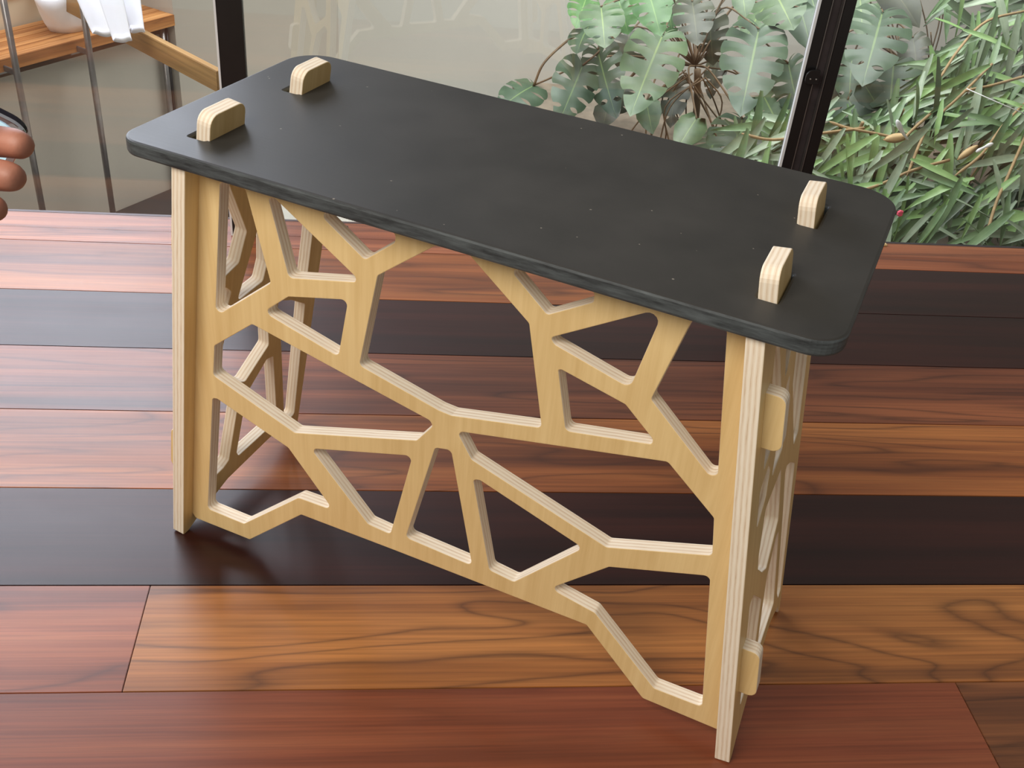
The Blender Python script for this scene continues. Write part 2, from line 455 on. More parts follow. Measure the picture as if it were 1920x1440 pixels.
# ------------------------------------------------------------------ the plywood stand
PHI = 0.51171
stand = empty('plywood_stand', (0, 0, 0.0022), -PHI)
tag(stand, 'pale birch plywood stand with web cut-outs and a black top', 'stand')
W, DD, H = 0.9, 0.415, 0.6886
A0, A1, XO = 0.46962, 0.37564, 0.0015
KS = math.hypot(A1 - A0, H - T) / (H - T)
def ax(z): return A0 + (A1 - A0) * z / (H - T)

# side panels: (y, z) outlines
side_out = [(-0.1846, 0), (-0.173, 0), (-0.1527, 0.010), (-0.0728, 0.0386), (0.0532, 0.0467), (0.118, 0.024), (0.127, 0), (0.136, 0),
            (0.1625, H - T), (0.118, H - T), (0.118, H + 0.0325), (0.048, H + 0.0325), (0.048, H - T),
            (-0.085, H - T), (-0.085, H + 0.0325), (-0.155, H + 0.0325), (-0.155, H - T), (-0.2023, H - T)]
rads_s = [0.002, 0.003, 0.01, 0.01, 0.02, 0.02, 0.003, 0.002, 0.002, 0.002, 0.014, 0.014, 0.002, 0.002, 0.014, 0.014, 0.002, 0.002]
side_holes = [
    [(-0.14, 0.625), (-0.115, 0.622), (-0.062, 0.518), (-0.077, 0.471), (-0.14, 0.455)],
    [(-0.083, 0.628), (0.018, 0.628), (-0.040, 0.540), (-0.052, 0.535)],
    [(-0.036, 0.515), (-0.014, 0.525), (-0.004, 0.437), (-0.012, 0.407), (-0.078, 0.402)],
    [(0.036, 0.628), (0.121, 0.628), (0.1165, 0.352), (0.085, 0.348), (0.014, 0.49), (0.014, 0.60)],
    [(-0.15, 0.437), (-0.106, 0.446), (-0.0905, 0.430), (-0.102, 0.395), (-0.15, 0.375)],
    [(-0.097, 0.372), (-0.004, 0.372), (0.0146, 0.2975), (0.0196, 0.2677), (-0.041, 0.228), (-0.0739, 0.248), (-0.11, 0.283), (-0.114, 0.31)],
    [(0.030, 0.350), (0.075, 0.328), (0.119, 0.297), (0.1236, 0.050), (0.106, 0.046), (0.086, 0.075), (0.055, 0.247)],
    [(0.016, 0.2415), (0.036, 0.236), (0.0665, 0.072), (-0.045, 0.0690), (-0.0520, 0.082), (-0.0416, 0.157), (-0.030, 0.204)],
    [(-0.145, 0.255), (-0.122, 0.252), (-0.056, 0.188), (-0.071, 0.080), (-0.085, 0.072), (-0.145, 0.066)]]
def to_panel(poly): return [(p[0], p[1] * KS) for p in poly]
for s in (-1, 1):
    vdir = V((s * (A1 - A0), 0, H - T)).normalized()
    xd = V((0, 1, 0)); zd = xd.cross(vdir)
    M = Matrix(((xd.x, vdir.x, zd.x, s * (A0 - T / 2) + XO), (xd.y, vdir.y, zd.y, 0), (xd.z, vdir.z, zd.z, 0), (0, 0, 0, 1)))
    if s == 1:
        M = Matrix.Translation((0.42, -0.19, 0)) @ Matrix.Rotation(0.010, 4, 'Z') @ Matrix.Translation((-0.42, 0.19, 0)) @ M
    flat_panel('side_panel', fillet(to_panel(side_out), rads_s), [fillet(to_panel(h), 0.0075) for h in side_holes], T,
               [M_FACE, M_EDGE], 0.0012, M, stand)

HOLES = [[(-0.3257, 0.6486), (-0.2861, 0.6507), (-0.2565, 0.5219), (-0.3555, 0.4361)], [(-0.2537, 0.6459), (-0.2432, 0.6488), (-0.1272, 0.572), (-0.1278, 0.5633), (-0.2291, 0.5378)], [(-0.1736, 0.6492), (-0.0717, 0.6505), (-0.0727, 0.6352), (-0.1152, 0.5988), (-0.1729, 0.6389)], [(-0.2743, 0.4724), (-0.2314, 0.5108), (-0.139, 0.5359), (-0.156, 0.4406)], [(-0.0201, 0.6484), (0.0232, 0.6514), (0.1073, 0.583), (0.138, 0.4381), (0.0128, 0.4086), (-0.0063, 0.4099), (-0.1257, 0.4385), (-0.0981, 0.5837)], [(0.0809, 0.6486), (0.181, 0.6501), (0.182, 0.6352), (0.1277, 0.6001), (0.0816, 0.6399)], [(0.1341, 0.573), (0.2629, 0.6568), (0.2391, 0.537), (0.1394, 0.5642)], [(0.1482, 0.5317), (0.1527, 0.5344), (0.2371, 0.5145), (0.2775, 0.4778), (0.2771, 0.469), (0.1676, 0.4455)], [(0.2929, 0.6519), (0.3328, 0.6526), (0.3605, 0.457), (0.3495, 0.4522), (0.2642, 0.5318)], [(-0.293, 0.4476), (-0.3623, 0.3877), (-0.3702, 0.3325), (-0.2332, 0.281), (-0.0363, 0.3472), (-0.0124, 0.3817), (-0.0177, 0.3902)], [(-0.3762, 0.2905), (-0.3668, 0.2929), (-0.2456, 0.25), (-0.1702, 0.159), (-0.2329, 0.1566), (-0.3401, 0.0536), (-0.4113, 0.0539)], [(-0.2086, 0.2642), (-0.0412, 0.3203), (-0.0747, 0.1561), (-0.1131, 0.1589)], [(-0.0096, 0.3478), (0.0155, 0.3536), (0.0584, 0.1574), (-0.0513, 0.1618)], [(0.0484, 0.317), (0.0594, 0.3205), (0.215, 0.2688), (0.1227, 0.1577), (0.0833, 0.1623)], [(0.02, 0.388), (0.2993, 0.4533), (0.3682, 0.3936), (0.3774, 0.3339), (0.2438, 0.2837), (0.0446, 0.3483)], [(0.1744, 0.173), (0.2515, 0.2537), (0.3811, 0.302), (0.4152, 0.062), (0.3444, 0.06), (0.2437, 0.1595)]]
OUT = [(-0.4437, 0.0327), (-0.4374, 0.0232), (-0.3322, 0.025), (-0.2303, 0.1258), (-0.0675, 0.1292), (0.2355, 0.1325), (0.333, 0.033), (0.4429, 0.0321)]
zt = H - T - 0.0002
def fx(z, s, extra): return s * (ax(z) - T + extra) + XO
tab_z = [(0.121, 0.199), (0.516, 0.587)]
left = []
right = []
for (z0, z1) in tab_z:
    for q in ((z0, 0.0), (z0, T + 0.022), (z1, T + 0.022), (z1, 0.0)):
        right.append((fx(q[0], 1, q[1]), q[0]))
        left.append((fx(q[0], -1, q[1]), q[0]))
front_out = [(fx(0.0327, -1, 0), 0.0327)] + OUT[1:-1] + [(fx(0.0321, 1, 0), 0.0321)] + right + [(fx(zt, 1, 0), zt), (fx(zt, -1, 0), zt)] + left[::-1]
rr = [0.0] + [0.006] * (len(OUT) - 2) + [0.0] + [0, 0.010, 0.010, 0] * 2 + [0, 0] + [0, 0.010, 0.010, 0] * 2
lean = math.atan(0.017)
MF = Matrix.Translation((0, -0.1636 + T / 2, 0)) @ Matrix.Rotation(math.pi / 2 + lean, 4, 'X')
hole_r = {5: 0.006, 2: 0.007, 6: 0.011}
flat_panel('front_panel', fillet(front_out, rr), [fillet(h, hole_r.get(i, 0.0078)) for i, h in enumerate(HOLES)], T, [M_FACE, M_EDGE], 0.0010, MF, stand)

board_out = [(-W / 2, -DD / 2), (W / 2, -DD / 2), (W / 2, DD / 2), (-W / 2, DD / 2)]
slots = []
for s in (-1, 1):
    for (y0, y1) in ((-0.161, -0.080), (0.044, 0.124)):
        xs = (0.3495, 0.379) if s == 1 else (-0.385, -0.3535)
        slots.append(fillet([(xs[0], y0), (xs[1], y0), (xs[1], y1), (xs[0], y1)], 0.006))
bd = flat_panel('top_board', fillet(board_out, [0.03, 0.035, 0.05, 0.05], 10), slots, 0.0205, [M_BOARD, M_BEDGE], 0.0035,
                Matrix.Translation((0, 0, H - 0.01025)), stand)
bd['label'] = 'black stained top board with rounded corners and slots'
for p in bd.data.polygons:
    p.material_index = 0 if abs(p.normal.z) > 0.9 else 1

# ------------------------------------------------------------------ little wood blocks at the table's back edge
P = atz(636, 432, 0)
blk = empty('wooden_block', (P.x, P.y, 0)); tag(blk, 'small pale wooden block at the back edge of the table, seen through the cut-outs', 'block')
box('wood_piece', (-0.022, -0.008, 0), (0.013, 0.012, 0.012), M_FACE, blk, 0.001)
box('dark_cap', (0.0132, -0.006, 0), (0.022, 0.010, 0.009), M_BLACK, blk, 0.001)
P = atz(1655, 460, 0)
w2 = box('wooden_wedge', (-0.008, -0.006, 0), (0.010, 0.006, 0.005), M_FACE, None, 0.001); w2.location = (P.x, P.y, 0.0002)
tag(w2, 'tiny orange wooden wedge on the table edge by the right end of the black board', 'wedge')

# ------------------------------------------------------------------ white cloths over the beam and on the bench
def hanging_cloth(name, label, top, bot, depth, folds, seed):
    """top/bot: (left px, right px, row); a folded, rounded strip of cloth that hangs with thickness"""
    rnd = random.Random(seed); bm = bmesh.new(); n = 12; m = 26; rings = []
    for j in range(n + 1):
        t = j / n
        row = top[2] + (bot[2] - top[2]) * t
        l = top[0] + (bot[0] - top[0]) * t; r = top[1] + (bot[1] - top[1]) * t
        a = at(l, row, depth - 0.10 * t); b = at(r, row + (bot[3] if j == n else 0), depth - 0.10 * t)
        c = (a + b) / 2; hw = (b - a).length / 2; ring = []
        for k in range(m):
            q = 2 * math.pi * k / m
            rad = 1 + 0.12 * math.sin((folds + 1) * q + seed) * (0.5 + 0.5 * t)
            ring.append(bm.verts.new(c + V((math.cos(q) * hw * rad, math.sin(q) * hw * 0.38 * rad, 0.003 * math.sin(2 * q + seed) * (t == 1)))))
        rings.append(ring)
    for r0, r1 in zip(rings, rings[1:]):
        for k in range(m): bm.faces.new((r0[k], r0[(k + 1) % m], r1[(k + 1) % m], r1[k]))
    # hem turned inwards, so the open lower end reads as cloth
    inn = [bm.verts.new(v.co * 0.82 + (sum((w.co for w in rings[-1]), V()) / m) * 0.18 + V((0, 0, 0.02))) for v in rings[-1]]
    for k in range(m): bm.faces.new((rings[-1][k], rings[-1][(k + 1) % m], inn[(k + 1) % m], inn[k]))
    bm.faces.new(inn); bm.faces.new(rings[0][::-1])
    o = bm_obj(name, bm, M_CLOTH, None, True); tag(o, label, 'cloth', None); return o
hanging_cloth('hanging_cloth', 'widest white cloth hanging over the beam, beside the second steel post', (128, 195, -40), (176, 216, 66, -2), 2.74, 3, 1)
hanging_cloth('hanging_cloth', 'white cloth with the lowest hem, middle of the three hanging cloths', (172, 222, -40), (213, 246, 78, -2), 2.66, 4, 2)
hanging_cloth('hanging_cloth', 'right-hand white hanging cloth, in front of the end of the bench', (205, 258, -40), (244, 271, 62, -4), 2.78, 3, 3)

def cloth_bag():
    C0 = atz(132, 52, -0.2); bm = bmesh.new(); m = 40; prof = [(0.0, 0.0), (0.085, 0.0), (0.10, 0.03), (0.115, 0.07), (0.130, 0.11), (0.142, 0.15), (0.136, 0.153), (0.12, 0.11), (0.10, 0.05), (0.0, 0.03)]
    rings = []
    for (r, z) in prof:
        rings.append([bm.verts.new(V((math.cos(2 * math.pi * k / m) * r * (1 + 0.04 * math.sin(5 * 2 * math.pi * k / m + z * 30)),
                                      math.sin(2 * math.pi * k / m) * r * 0.75, z + (0.012 * math.sin(3 * 2 * math.pi * k / m) if z > 0.1 else 0)))) for k in range(m)])
    for r0, r1 in zip(rings, rings[1:]):
        for k in range(m): bm.faces.new((r0[k], r0[(k + 1) % m], r1[(k + 1) % m], r1[k]))
    bmesh.ops.remove_doubles(bm, verts=bm.verts, dist=0.0004)
    o = bm_obj('cloth_bag', bm, M_CLOTH, None, True); o.location = (C0.x, C0.y, -0.1995); o.rotation_euler = (0, 0, math.atan2(U.y, U.x))
    tag(o, 'open white cloth bag standing on the wooden bench', 'bag')
cloth_bag()

# ------------------------------------------------------------------ hand holding a phone
def skin_chain(bm_name, pts, rads, mat, parent):
    me = bpy.data.meshes.new(bm_name); me.from_pydata([tuple(p) for p in pts], [(i, i + 1) for i in range(len(pts) - 1)], [])
    return me
M_SKIN = plain('weathered_skin', srgb(158, 104, 84), 0.55, var=0.14, scale=60, bump=0.15)
M_NAIL = plain('finger_nail', srgb(206, 150, 132), 0.3, var=0.05)
M_SCREEN = NT('lit_phone_screen'); M_SCREEN.p.inputs['Base Color'].default_value = (0.02, 0.03, 0.04, 1)
M_SCREEN.p.inputs['Emission Color'].default_value = (0.62, 0.86, 0.92, 1); M_SCREEN.p.inputs['Emission Strength'].default_value = 0.9; M_SCREEN = M_SCREEN.m
M_PHONE = plain('black_phone_body', srgb(24, 20, 34), 0.2, var=0.05)
M_CHROME = plain('polished_phone_rim', srgb(210, 212, 224), 0.15, metal=0.9, var=0.03)
def cp(px, py, dist):
    d = RIGHT * ((px - 960) / F_PX) + DOWN * ((py - 720) / F_PX) + FWD
    return CAM + d * dist
person = empty('person', cp(-120, 330, 0.56)); tag(person, 'person at the left edge, only fingertips holding a phone in view', 'person')
pinv = Matrix.Translation(-person.location)
def body_mesh():
    # joints of the hand and forearm as one skeleton: wrist, palm, five fingers
    verts = []; edges = []; rad = []
    def add(p, r): verts.append(tuple(p)); rad.append(r); return len(verts) - 1
    el = add(cp(-900, 620, 0.62), 0.045); fa = add(cp(-600, 520, 0.60), 0.040); wr = add(cp(-400, 440, 0.585), 0.029); edges += [(el, fa), (fa, wr)]
    pm = add(cp(-300, 385, 0.58), 0.034); edges.append((wr, pm))
    fing = [[(-210, 270, .590, .0115), (-120, 248, .585, .0100), (-40, 262, .575, .0092), (28, 268, .565, .0088), (56, 278, .560, .0072)],
            [(-205, 335, .588, .0115), (-120, 322, .578, .0100), (-50, 322, .568, .0092), (14, 330, .560, .0088), (42, 337, .556, .0070)],
            [(-210, 398, .586, .0110), (-130, 388, .576, .0098), (-70, 384, .566, .0088), (-18, 390, .560, .0082), (6, 394, .556, .0066)],
            [(-225, 455, .584, .0100), (-160, 450, .576, .0088), (-110, 446, .570, .0080), (-70, 446, .565, .0070), (-52, 446, .562, .0058)],
            [(-290, 300, .560, .0130), (-240, 215, .545, .0120), (-170, 170, .540, .0105), (-110, 165, .545, .0095), (-85, 168, .547, .0075)]]
    for f in fing:
        prev = pm
        for (x, y, d, r) in f:
            i = add(cp(x, y, d), r); edges.append((prev, i)); prev = i
    me = bpy.data.meshes.new('body'); me.from_pydata(verts, edges, [])
    o = bpy.data.objects.new('body', me); COL.objects.link(o)
    md = o.modifiers.new('skin', 'SKIN'); md.use_smooth_shade = True
    for i, v in enumerate(me.skin_vertices[0].data): v.radius = (rad[i], rad[i]); v.use_root = (i == 3)
    o.modifiers.new('sub', 'SUBSURF').levels = 2; o.modifiers['sub'].render_levels = 2
    me2 = bpy.data.meshes.new_from_object(o.evaluated_get(bpy.context.evaluated_depsgraph_get())); bpy.data.objects.remove(o)
    me2.materials.clear(); me2.materials.append(M_SKIN)
    for p in me2.polygons: p.use_smooth = True
    b = bpy.data.objects.new('body', me2); COL.objects.link(b); b.parent = person; b.matrix_parent_inverse = pinv
body_mesh()
ph = empty('phone', cp(-60, 268, 0.585)); tag(ph, 'smartphone with lit screen and bright rim gripped by the fingers at the left edge', 'phone')
pa = cp(54, 238, 0.580); pb = cp(-200, 128, 0.575); pc = cp(8, 306, 0.650)
rdir = (pa - CAM).normalized(); ex = RIGHT + DOWN * 0.5; ex = (ex - rdir * ex.dot(rdir)).normalized(); ey = rdir * 0.86 + DOWN * 0.52; ey = (ey - ex * ey.dot(ex)).normalized(); ez = ex.cross(ey)
PM = Matrix(((ex.x, ey.x, ez.x, pa.x), (ex.y, ey.y, ez.y, pa.y), (ex.z, ey.z, ez.z, pa.z), (0, 0, 0, 1)))
if ez.dot(CAM - pa) < 0:
    front = -1
else: front = 1
def rrect(x0, y0, x1, y1, r): return fillet([(x0, y0), (x1, y0), (x1, y1), (x0, y1)], r, 6)
phi_ = Matrix.Translation(-ph.location)
for nm, rc, th, off, mt in (('body', (-0.146, 0, 0, 0.071), 0.0052, 0, M_PHONE), ('rim', (-0.1465, -0.0005, 0.0005, 0.0715), 0.0024, 0.0018, M_CHROME),
                            ('screen', (-0.142, 0.0035, -0.0035, 0.0675), 0.0008, 0.0034, M_SCREEN)):
    q = flat_panel(nm, rrect(rc[0], rc[1], rc[2], rc[3], 0.010), [], th, [mt], min(0.001, th / 3), None, None)
    q.parent = ph; q.matrix_local = phi_ @ PM @ Matrix.Translation((0, 0, front * off))

# ------------------------------------------------------------------ plants
LEAFM = [mat_leaf('split_leaf_green', srgb(50, 68, 50), srgb(68, 88, 64), srgb(126, 148, 88)),
         mat_leaf('split_leaf_pale', srgb(68, 88, 62), srgb(92, 112, 78), srgb(146, 166, 96)),
         mat_leaf('split_leaf_bright', srgb(54, 92, 46), srgb(78, 116, 62), srgb(130, 160, 88)),
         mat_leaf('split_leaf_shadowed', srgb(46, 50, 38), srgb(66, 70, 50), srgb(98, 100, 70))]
M_STEM = plain('brown_green_stem', srgb(98, 78, 54), 0.7, var=0.2, scale=30)
M_TWIG = plain('tan_twig', srgb(158, 132, 92), 0.7, var=0.2, scale=30)
OUTL = [(0.0, 0.03), (0.10, -0.12), (0.27, -0.15), (0.41, -0.04), (0.475, 0.13), (0.475, 0.32), (0.42, 0.52), (0.31, 0.70), (0.17, 0.87), (0.0, 1.0)]
def split_leaf_mesh(seed, nslots, mat_i, depth=0.33, wide=1.0):
    rnd = random.Random(seed)
    dense = catmull([(x, y, 0) for x, y in OUTL], 10)
    def B(s):
        f = s * (len(dense) - 1); i = min(int(f), len(dense) - 2); return dense[i].lerp(dense[i + 1], f - i)
    verts = []; faces = []; uvs = []
    for side in (1, -1):
        cuts = [0.0] + [0.20 + 0.62 * (k + rnd.uniform(-.18, .18)) / max(1, nslots - 1) for k in range(nslots)] + [1.0]
        types = [0] + [rnd.choice((1, 1, 1, 2, 2)) for _ in range(nslots)] + [0]
        v0s = [1] + [depth - 0.07 + rnd.uniform(-.06, .10) for _ in range(nslots)] + [1]
        def gap(k, v):
            if types[k] == 0 or v < v0s[k]: return 0
            t = (v - v0s[k]) / (1 - v0s[k])
            if types[k] == 2: return 0.022 * math.sin(math.pi * min(1, t / 0.93)) ** 0.7 if t < 0.93 else 0
            if types[k] == 3: return 0.02 * math.sin(math.pi * min(1, t / 0.6)) if t < 0.6 else 0
            return 0.021 * min(1, t * 3.0) ** 0.6 * (1 - 0.25 * t)
        nv = 9
        for k in range(len(cuts) - 1):
            ns = 5; base = len(verts)
            for j in range(nv + 1):
                v = j / nv
                s0 = cuts[k] + gap(k, v); s1 = cuts[k + 1] - gap(k + 1, v)
                for i in range(ns + 1):
                    s = s0 + (s1 - s0) * i / ns
                    Bp = B(max(0, min(1, s)))
                    Ap = V((0, max(0.0, min(1, (s - 0.20) / 0.8)) ** 1.1 * 0.97, 0))
                    ctl = (Ap + Bp) / 2 + V((0, -0.06 * (1 - s), 0))
                    # lobe ends are rounded a little at the margin
                    e = abs(2 * i / ns - 1) ** 3; vv = v * (1 - 0.05 * e * (0 < k < len(cuts) - 1))
                    p = Ap * (1 - vv) ** 2 + ctl * 2 * vv * (1 - vv) + Bp * vv ** 2
                    rib = 0.010 * math.cos(2 * math.pi * i / ns) * v
                    z = -0.42 * p.x ** 2 - 0.22 * (p.y - 0.25) ** 2 + 0.05 * abs(p.x) + rib
                    verts.append((p.x * side * wide, p.y, z)); uvs.append((i / ns, v))
            for j in range(nv):
                for i in range(ns):
                    a = base + j * (ns + 1) + i; q = (a, a + 1, a + ns + 2, a + ns + 1)
                    faces.append(q if side == 1 else q[::-1])
    me = bpy.data.meshes.new('leaf'); me.from_pydata(verts, [], faces)
    uvl = me.uv_layers.new(name='UVMap')
    for lp in me.loops: uvl.data[lp.index].uv = uvs[lp.vertex_index]
    for p in me.polygons: p.use_smooth = True
    me.materials.append(LEAFM[mat_i]); return me
LV = {(m, k): split_leaf_mesh(10 * m + k, ns, m, dp, wd) for m in range(4) for k, ns, dp, wd in ((0, 6, .30, 1.0), (1, 5, .36, .92), (2, 4, .42, .85), (3, 0, .4, .80))}

def place_leaf(parent, bx, by, tx, ty, yb, yt, width_px, kind, mat_i, roll=0.0):
    b = at(bx, by, yb); t = at(tx, ty, yt); Y = t - b; Ln = Y.length / 0.97; Y.normalize()
    toc = (CAM - (b + t) / 2).normalized(); N = (toc + V((0, 0, 0.35)))
    N = (N - Y * N.dot(Y)).normalized(); X = Y.cross(N).normalized(); N = X.cross(Y)
    R = Matrix((X, Y, N)).transposed()
    R = R @ Matrix.Rotation(roll, 3, 'Y')
    dist = (b - CAM).dot(FWD); wid = width_px / F_PX * dist / (0.95 * (0.85 if kind == 2 else 0.8 if kind == 3 else 0.92 if kind == 1 else 1))
    o = bpy.data.objects.new('leaf', LV[(mat_i, kind)]); COL.objects.link(o)
    o.parent = parent
    o.matrix_local = Matrix.Translation(b - V(parent.location)) @ R.to_4x4() @ Matrix.Diagonal((wid, Ln, (wid + Ln) / 2, 1))
    return o, b

def stem_to(parent, pts, r, mat=None):
    o = tube('stem', [p - V(parent.location) for p in catmull(pts, 6)], r, mat or M_STEM, parent, 6); return o

# --- split-leaf plant left of the right-hand window post
def soilz(p): return V((p.x, p.y, -0.73))
c1 = soilz(at(1305, 200, 3.45)); mon = empty('split_leaf_plant', c1)
tag(mon, 'large split-leaf plant filling the glass left of the channelled window post', 'plant')
leaves = [ # base x,y  tip x,y  yb yt  width kind mat roll
 (1000, 160, 938, 196, 3.3, 3.1, 78, 2, 0, .3), (1093, 122, 1052, 222, 3.3, 3.0, 88, 1, 0, -.2), (1120, 92, 1150, 212, 3.4, 3.1, 82, 0, 0, .35),
 (1243, 64, 1187, 200, 3.2, 2.8, 116, 0, 1, 0), (1127, 12, 1134, 80, 3.2, 3.0, 86, 1, 1, 0), (1214, -22, 1238, 58, 3.1, 2.9, 78, 1, 2, 0),
 (1104, 48, 1080, 92, 3.35, 3.2, 70, 1, 0, .5), (1160, 0, 1178, 60, 3.4, 3.3, 70, 1, 2, 0), (1212, 190, 1222, 246, 3.25, 3.1, 50, 3, 1, .2),
 (1306, 222, 1270, 276, 3.0, 2.85, 58, 3, 1, 0), (1392, 222, 1366, 312, 3.0, 2.75, 120, 0, 0, .2), (1423, 54, 1392, 200, 3.15, 2.75, 122, 0, 0, 0),
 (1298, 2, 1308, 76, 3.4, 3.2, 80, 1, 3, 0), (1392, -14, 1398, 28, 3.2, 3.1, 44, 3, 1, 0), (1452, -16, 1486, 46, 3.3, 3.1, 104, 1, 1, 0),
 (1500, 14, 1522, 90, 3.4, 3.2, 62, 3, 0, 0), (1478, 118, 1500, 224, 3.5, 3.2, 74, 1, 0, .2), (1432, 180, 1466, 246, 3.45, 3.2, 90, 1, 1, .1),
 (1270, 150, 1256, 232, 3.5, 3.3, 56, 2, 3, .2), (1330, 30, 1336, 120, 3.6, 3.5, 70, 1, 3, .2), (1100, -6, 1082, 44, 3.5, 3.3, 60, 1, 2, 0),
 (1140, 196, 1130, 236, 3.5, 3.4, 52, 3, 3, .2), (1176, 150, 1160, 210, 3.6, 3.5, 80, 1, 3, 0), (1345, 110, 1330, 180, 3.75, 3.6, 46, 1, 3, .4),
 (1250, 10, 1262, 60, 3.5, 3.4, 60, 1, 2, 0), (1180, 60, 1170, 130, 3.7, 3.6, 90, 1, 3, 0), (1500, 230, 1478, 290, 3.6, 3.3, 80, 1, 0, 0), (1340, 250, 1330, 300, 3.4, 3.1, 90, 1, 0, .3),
 (1435, 10, 1400, 60, 3.6, 3.4, 80, 1, 1, .4), (1520, -10, 1535, 40, 3.55, 3.4, 60, 1, 0, 0)]
crown = at(1308, 130, 3.45)
for L in leaves:
    o, b = place_leaf(mon, *L)
    mid = (crown + b) / 2 + V((0, 0.12, 0.03 if b.z < crown.z else 0.12))
    if (b - crown).length > 0.08: stem_to(mon, [crown + V((0, .05, 0)), mid + V((0, .08, 0)), b], 0.0042)
stem_to(mon, [c1, c1.lerp(crown, .5) + V((.02, 0, 0)), crown], 0.016)
stem_to(mon, [at(1001, 160, 3.3), at(1020, 118, 3.32), at(1062, 78, 3.38), at(1090, 62, 3.45)], 0.006)
for k in range(14):   # aerial roots
    a = crown + V((random.uniform(-.08, .08), random.uniform(-.05, .05), random.uniform(-.06, .02)))
    e = soilz(a + V((random.uniform(-.35, .35), random.uniform(-.25, .1), 0)))
    tube('root', [p - V(mon.location) for p in catmull([a, a.lerp(e, .4) + V((random.uniform(-.1, .1), 0, .05)), a.lerp(e, .75) + V((random.uniform(-.06, .06), 0, 0)), e], 5)], 0.0038, M_STEM, mon, 5)

c2 = soilz(at(1690, 150, 3.5)); mon2 = empty('split_leaf_plant', c2)
tag(mon2, 'smaller split-leaf plant just right of the channelled window post', 'plant')
crown2 = at(1700, 120, 3.5)
for L in [(1655, 22, 1622, 142, 3.2, 2.8, 124, 0, 0, 0), (1676, 118, 1666, 222, 3.2, 2.9, 102, 1, 0, .1), (1598, 104, 1590, 196, 3.4, 3.2, 66, 2, 0, .2),
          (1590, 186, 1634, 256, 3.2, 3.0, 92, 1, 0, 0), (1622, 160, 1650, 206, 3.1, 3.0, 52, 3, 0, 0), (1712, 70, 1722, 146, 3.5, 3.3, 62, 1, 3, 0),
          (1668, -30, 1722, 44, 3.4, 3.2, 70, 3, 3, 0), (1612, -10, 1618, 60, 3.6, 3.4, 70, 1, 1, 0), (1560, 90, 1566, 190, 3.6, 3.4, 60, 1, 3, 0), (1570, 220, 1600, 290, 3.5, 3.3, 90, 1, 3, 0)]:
    o, b = place_leaf(mon2, *L)
    stem_to(mon2, [crown2 + V((0, .05, 0)), (crown2 + b) / 2 + V((0, .2, .06)), b], 0.0042)
stem_to(mon2, [c2, c2.lerp(crown2, .5), crown2], 0.014)
for (x0, y0, x1, y1) in ((1722, -10, 1742, 120), (1762, -10, 1748, 90), (1772, -10, 1742, 130), (1745, 60, 1738, 150)):
    tube('root', [p - V(mon2.location) for p in catmull([at(x0, y0, 3.7), at((x0 + x1) / 2 + 6, (y0 + y1) / 2, 3.68), at(x1, y1, 3.65)], 5)], 0.0035, M_STEM, mon2, 5)

# --- narrow-leaved shrub
NM = [mat_leaf('narrow_leaf_%s' % n, srgb(*a), srgb(*b), srgb(*c), 0.42) for n, a, b, c in
      (('green', (88, 116, 78), (124, 148, 106), (156, 172, 126)), ('grey_green', (120, 138, 112), (156, 170, 142), (180, 190, 156)),
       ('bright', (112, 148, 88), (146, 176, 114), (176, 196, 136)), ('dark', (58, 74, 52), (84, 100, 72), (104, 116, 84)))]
def narrow_leaf_mesh(seed, mi, bend, twist):
    n = 6; vs = []; fs = []; uv = []
    for j in range(n + 1):
        t = j / n; w = 0.062 * (math.sin(math.pi * min(1, t * 0.93 + 0.07)) ** 0.75) * (1 - 0.25 * t)
        if j == n: w = 0.002
        z = -bend * t * t; a = twist * t
        for k, x in enumerate((-1, 0, 1)):
            vs.append((x * w * math.cos(a), t, z + x * w * math.sin(a) + (0.016 if x else 0))); uv.append((0.5, abs(x)))
    for j in range(n):
        for k in range(2):
            a = j * 3 + k; fs.append((a, a + 1, a + 4, a + 3))
    me = bpy.data.meshes.new('leaf'); me.from_pydata(vs, [], fs); u = me.uv_layers.new(name='UVMap')
    for lp in me.loops: u.data[lp.index].uv = uv[lp.vertex_index]
    for p in me.polygons: p.use_smooth = True
    me.materials.append(NM[mi]); return me
NL = [narrow_leaf_mesh(i, mi, bd_, tw) for i, (mi, bd_, tw) in enumerate([(0, .1, .3), (0, .25, -.4), (1, .15, .5), (1, .3, -.2), (2, .12, .2), (2, .3, .6), (3, .2, .2), (0, .4, 0.8)])]
def nl_matrix(px, py, y, ang, lpx, foreshort):
    b = at(px, py, y); dist = (b - CAM).dot(FWD); Ln = lpx / F_PX * dist * random.uniform(1.0, 1.25)
    Yd = RIGHT * math.cos(ang) + DOWN * math.sin(ang) - FWD * foreshort; Yd.normalize()
    N = (-FWD + V((0, 0, .6)) + V((random.uniform(-.8, .8), random.uniform(-.6, .6), random.uniform(-.3, .3))))
    N = (N - Yd * N.dot(Yd)).normalized(); X = Yd.cross(N)
    R = Matrix((X, Yd, N)).transposed().to_4x4()
    return Matrix.Translation(b) @ R @ Matrix.Scale(Ln, 4)
def density(px, py):
    if px < 1380: return 0
    if px < 1480: return 1.0 if py > 215 + (1480 - px) * 0.35 else 0
    if px < 1640: return 1.0 if py > 222 else 0
    edge = 235 - (px - 1640) * 1.05
    if py > edge: return 1.0 if py < 425 or random.random() < 0.5 else 0.15
    if px > 1770 and py < 40 + (px - 1770) * 0.4: return 0.45
    return 0
shrub = empty('narrow_leaved_shrub', (2.1, 2.6, -0.73))
tag(shrub, 'dense shrub of long narrow leaves behind the right-hand glass', 'shrub')
sinv = Matrix.Translation(-V(shrub.location))
placed = 0; tries = 0
def yof(py, back=0.0): return 1.75 + max(0, 460 - py) / 460 * 1.25 + back
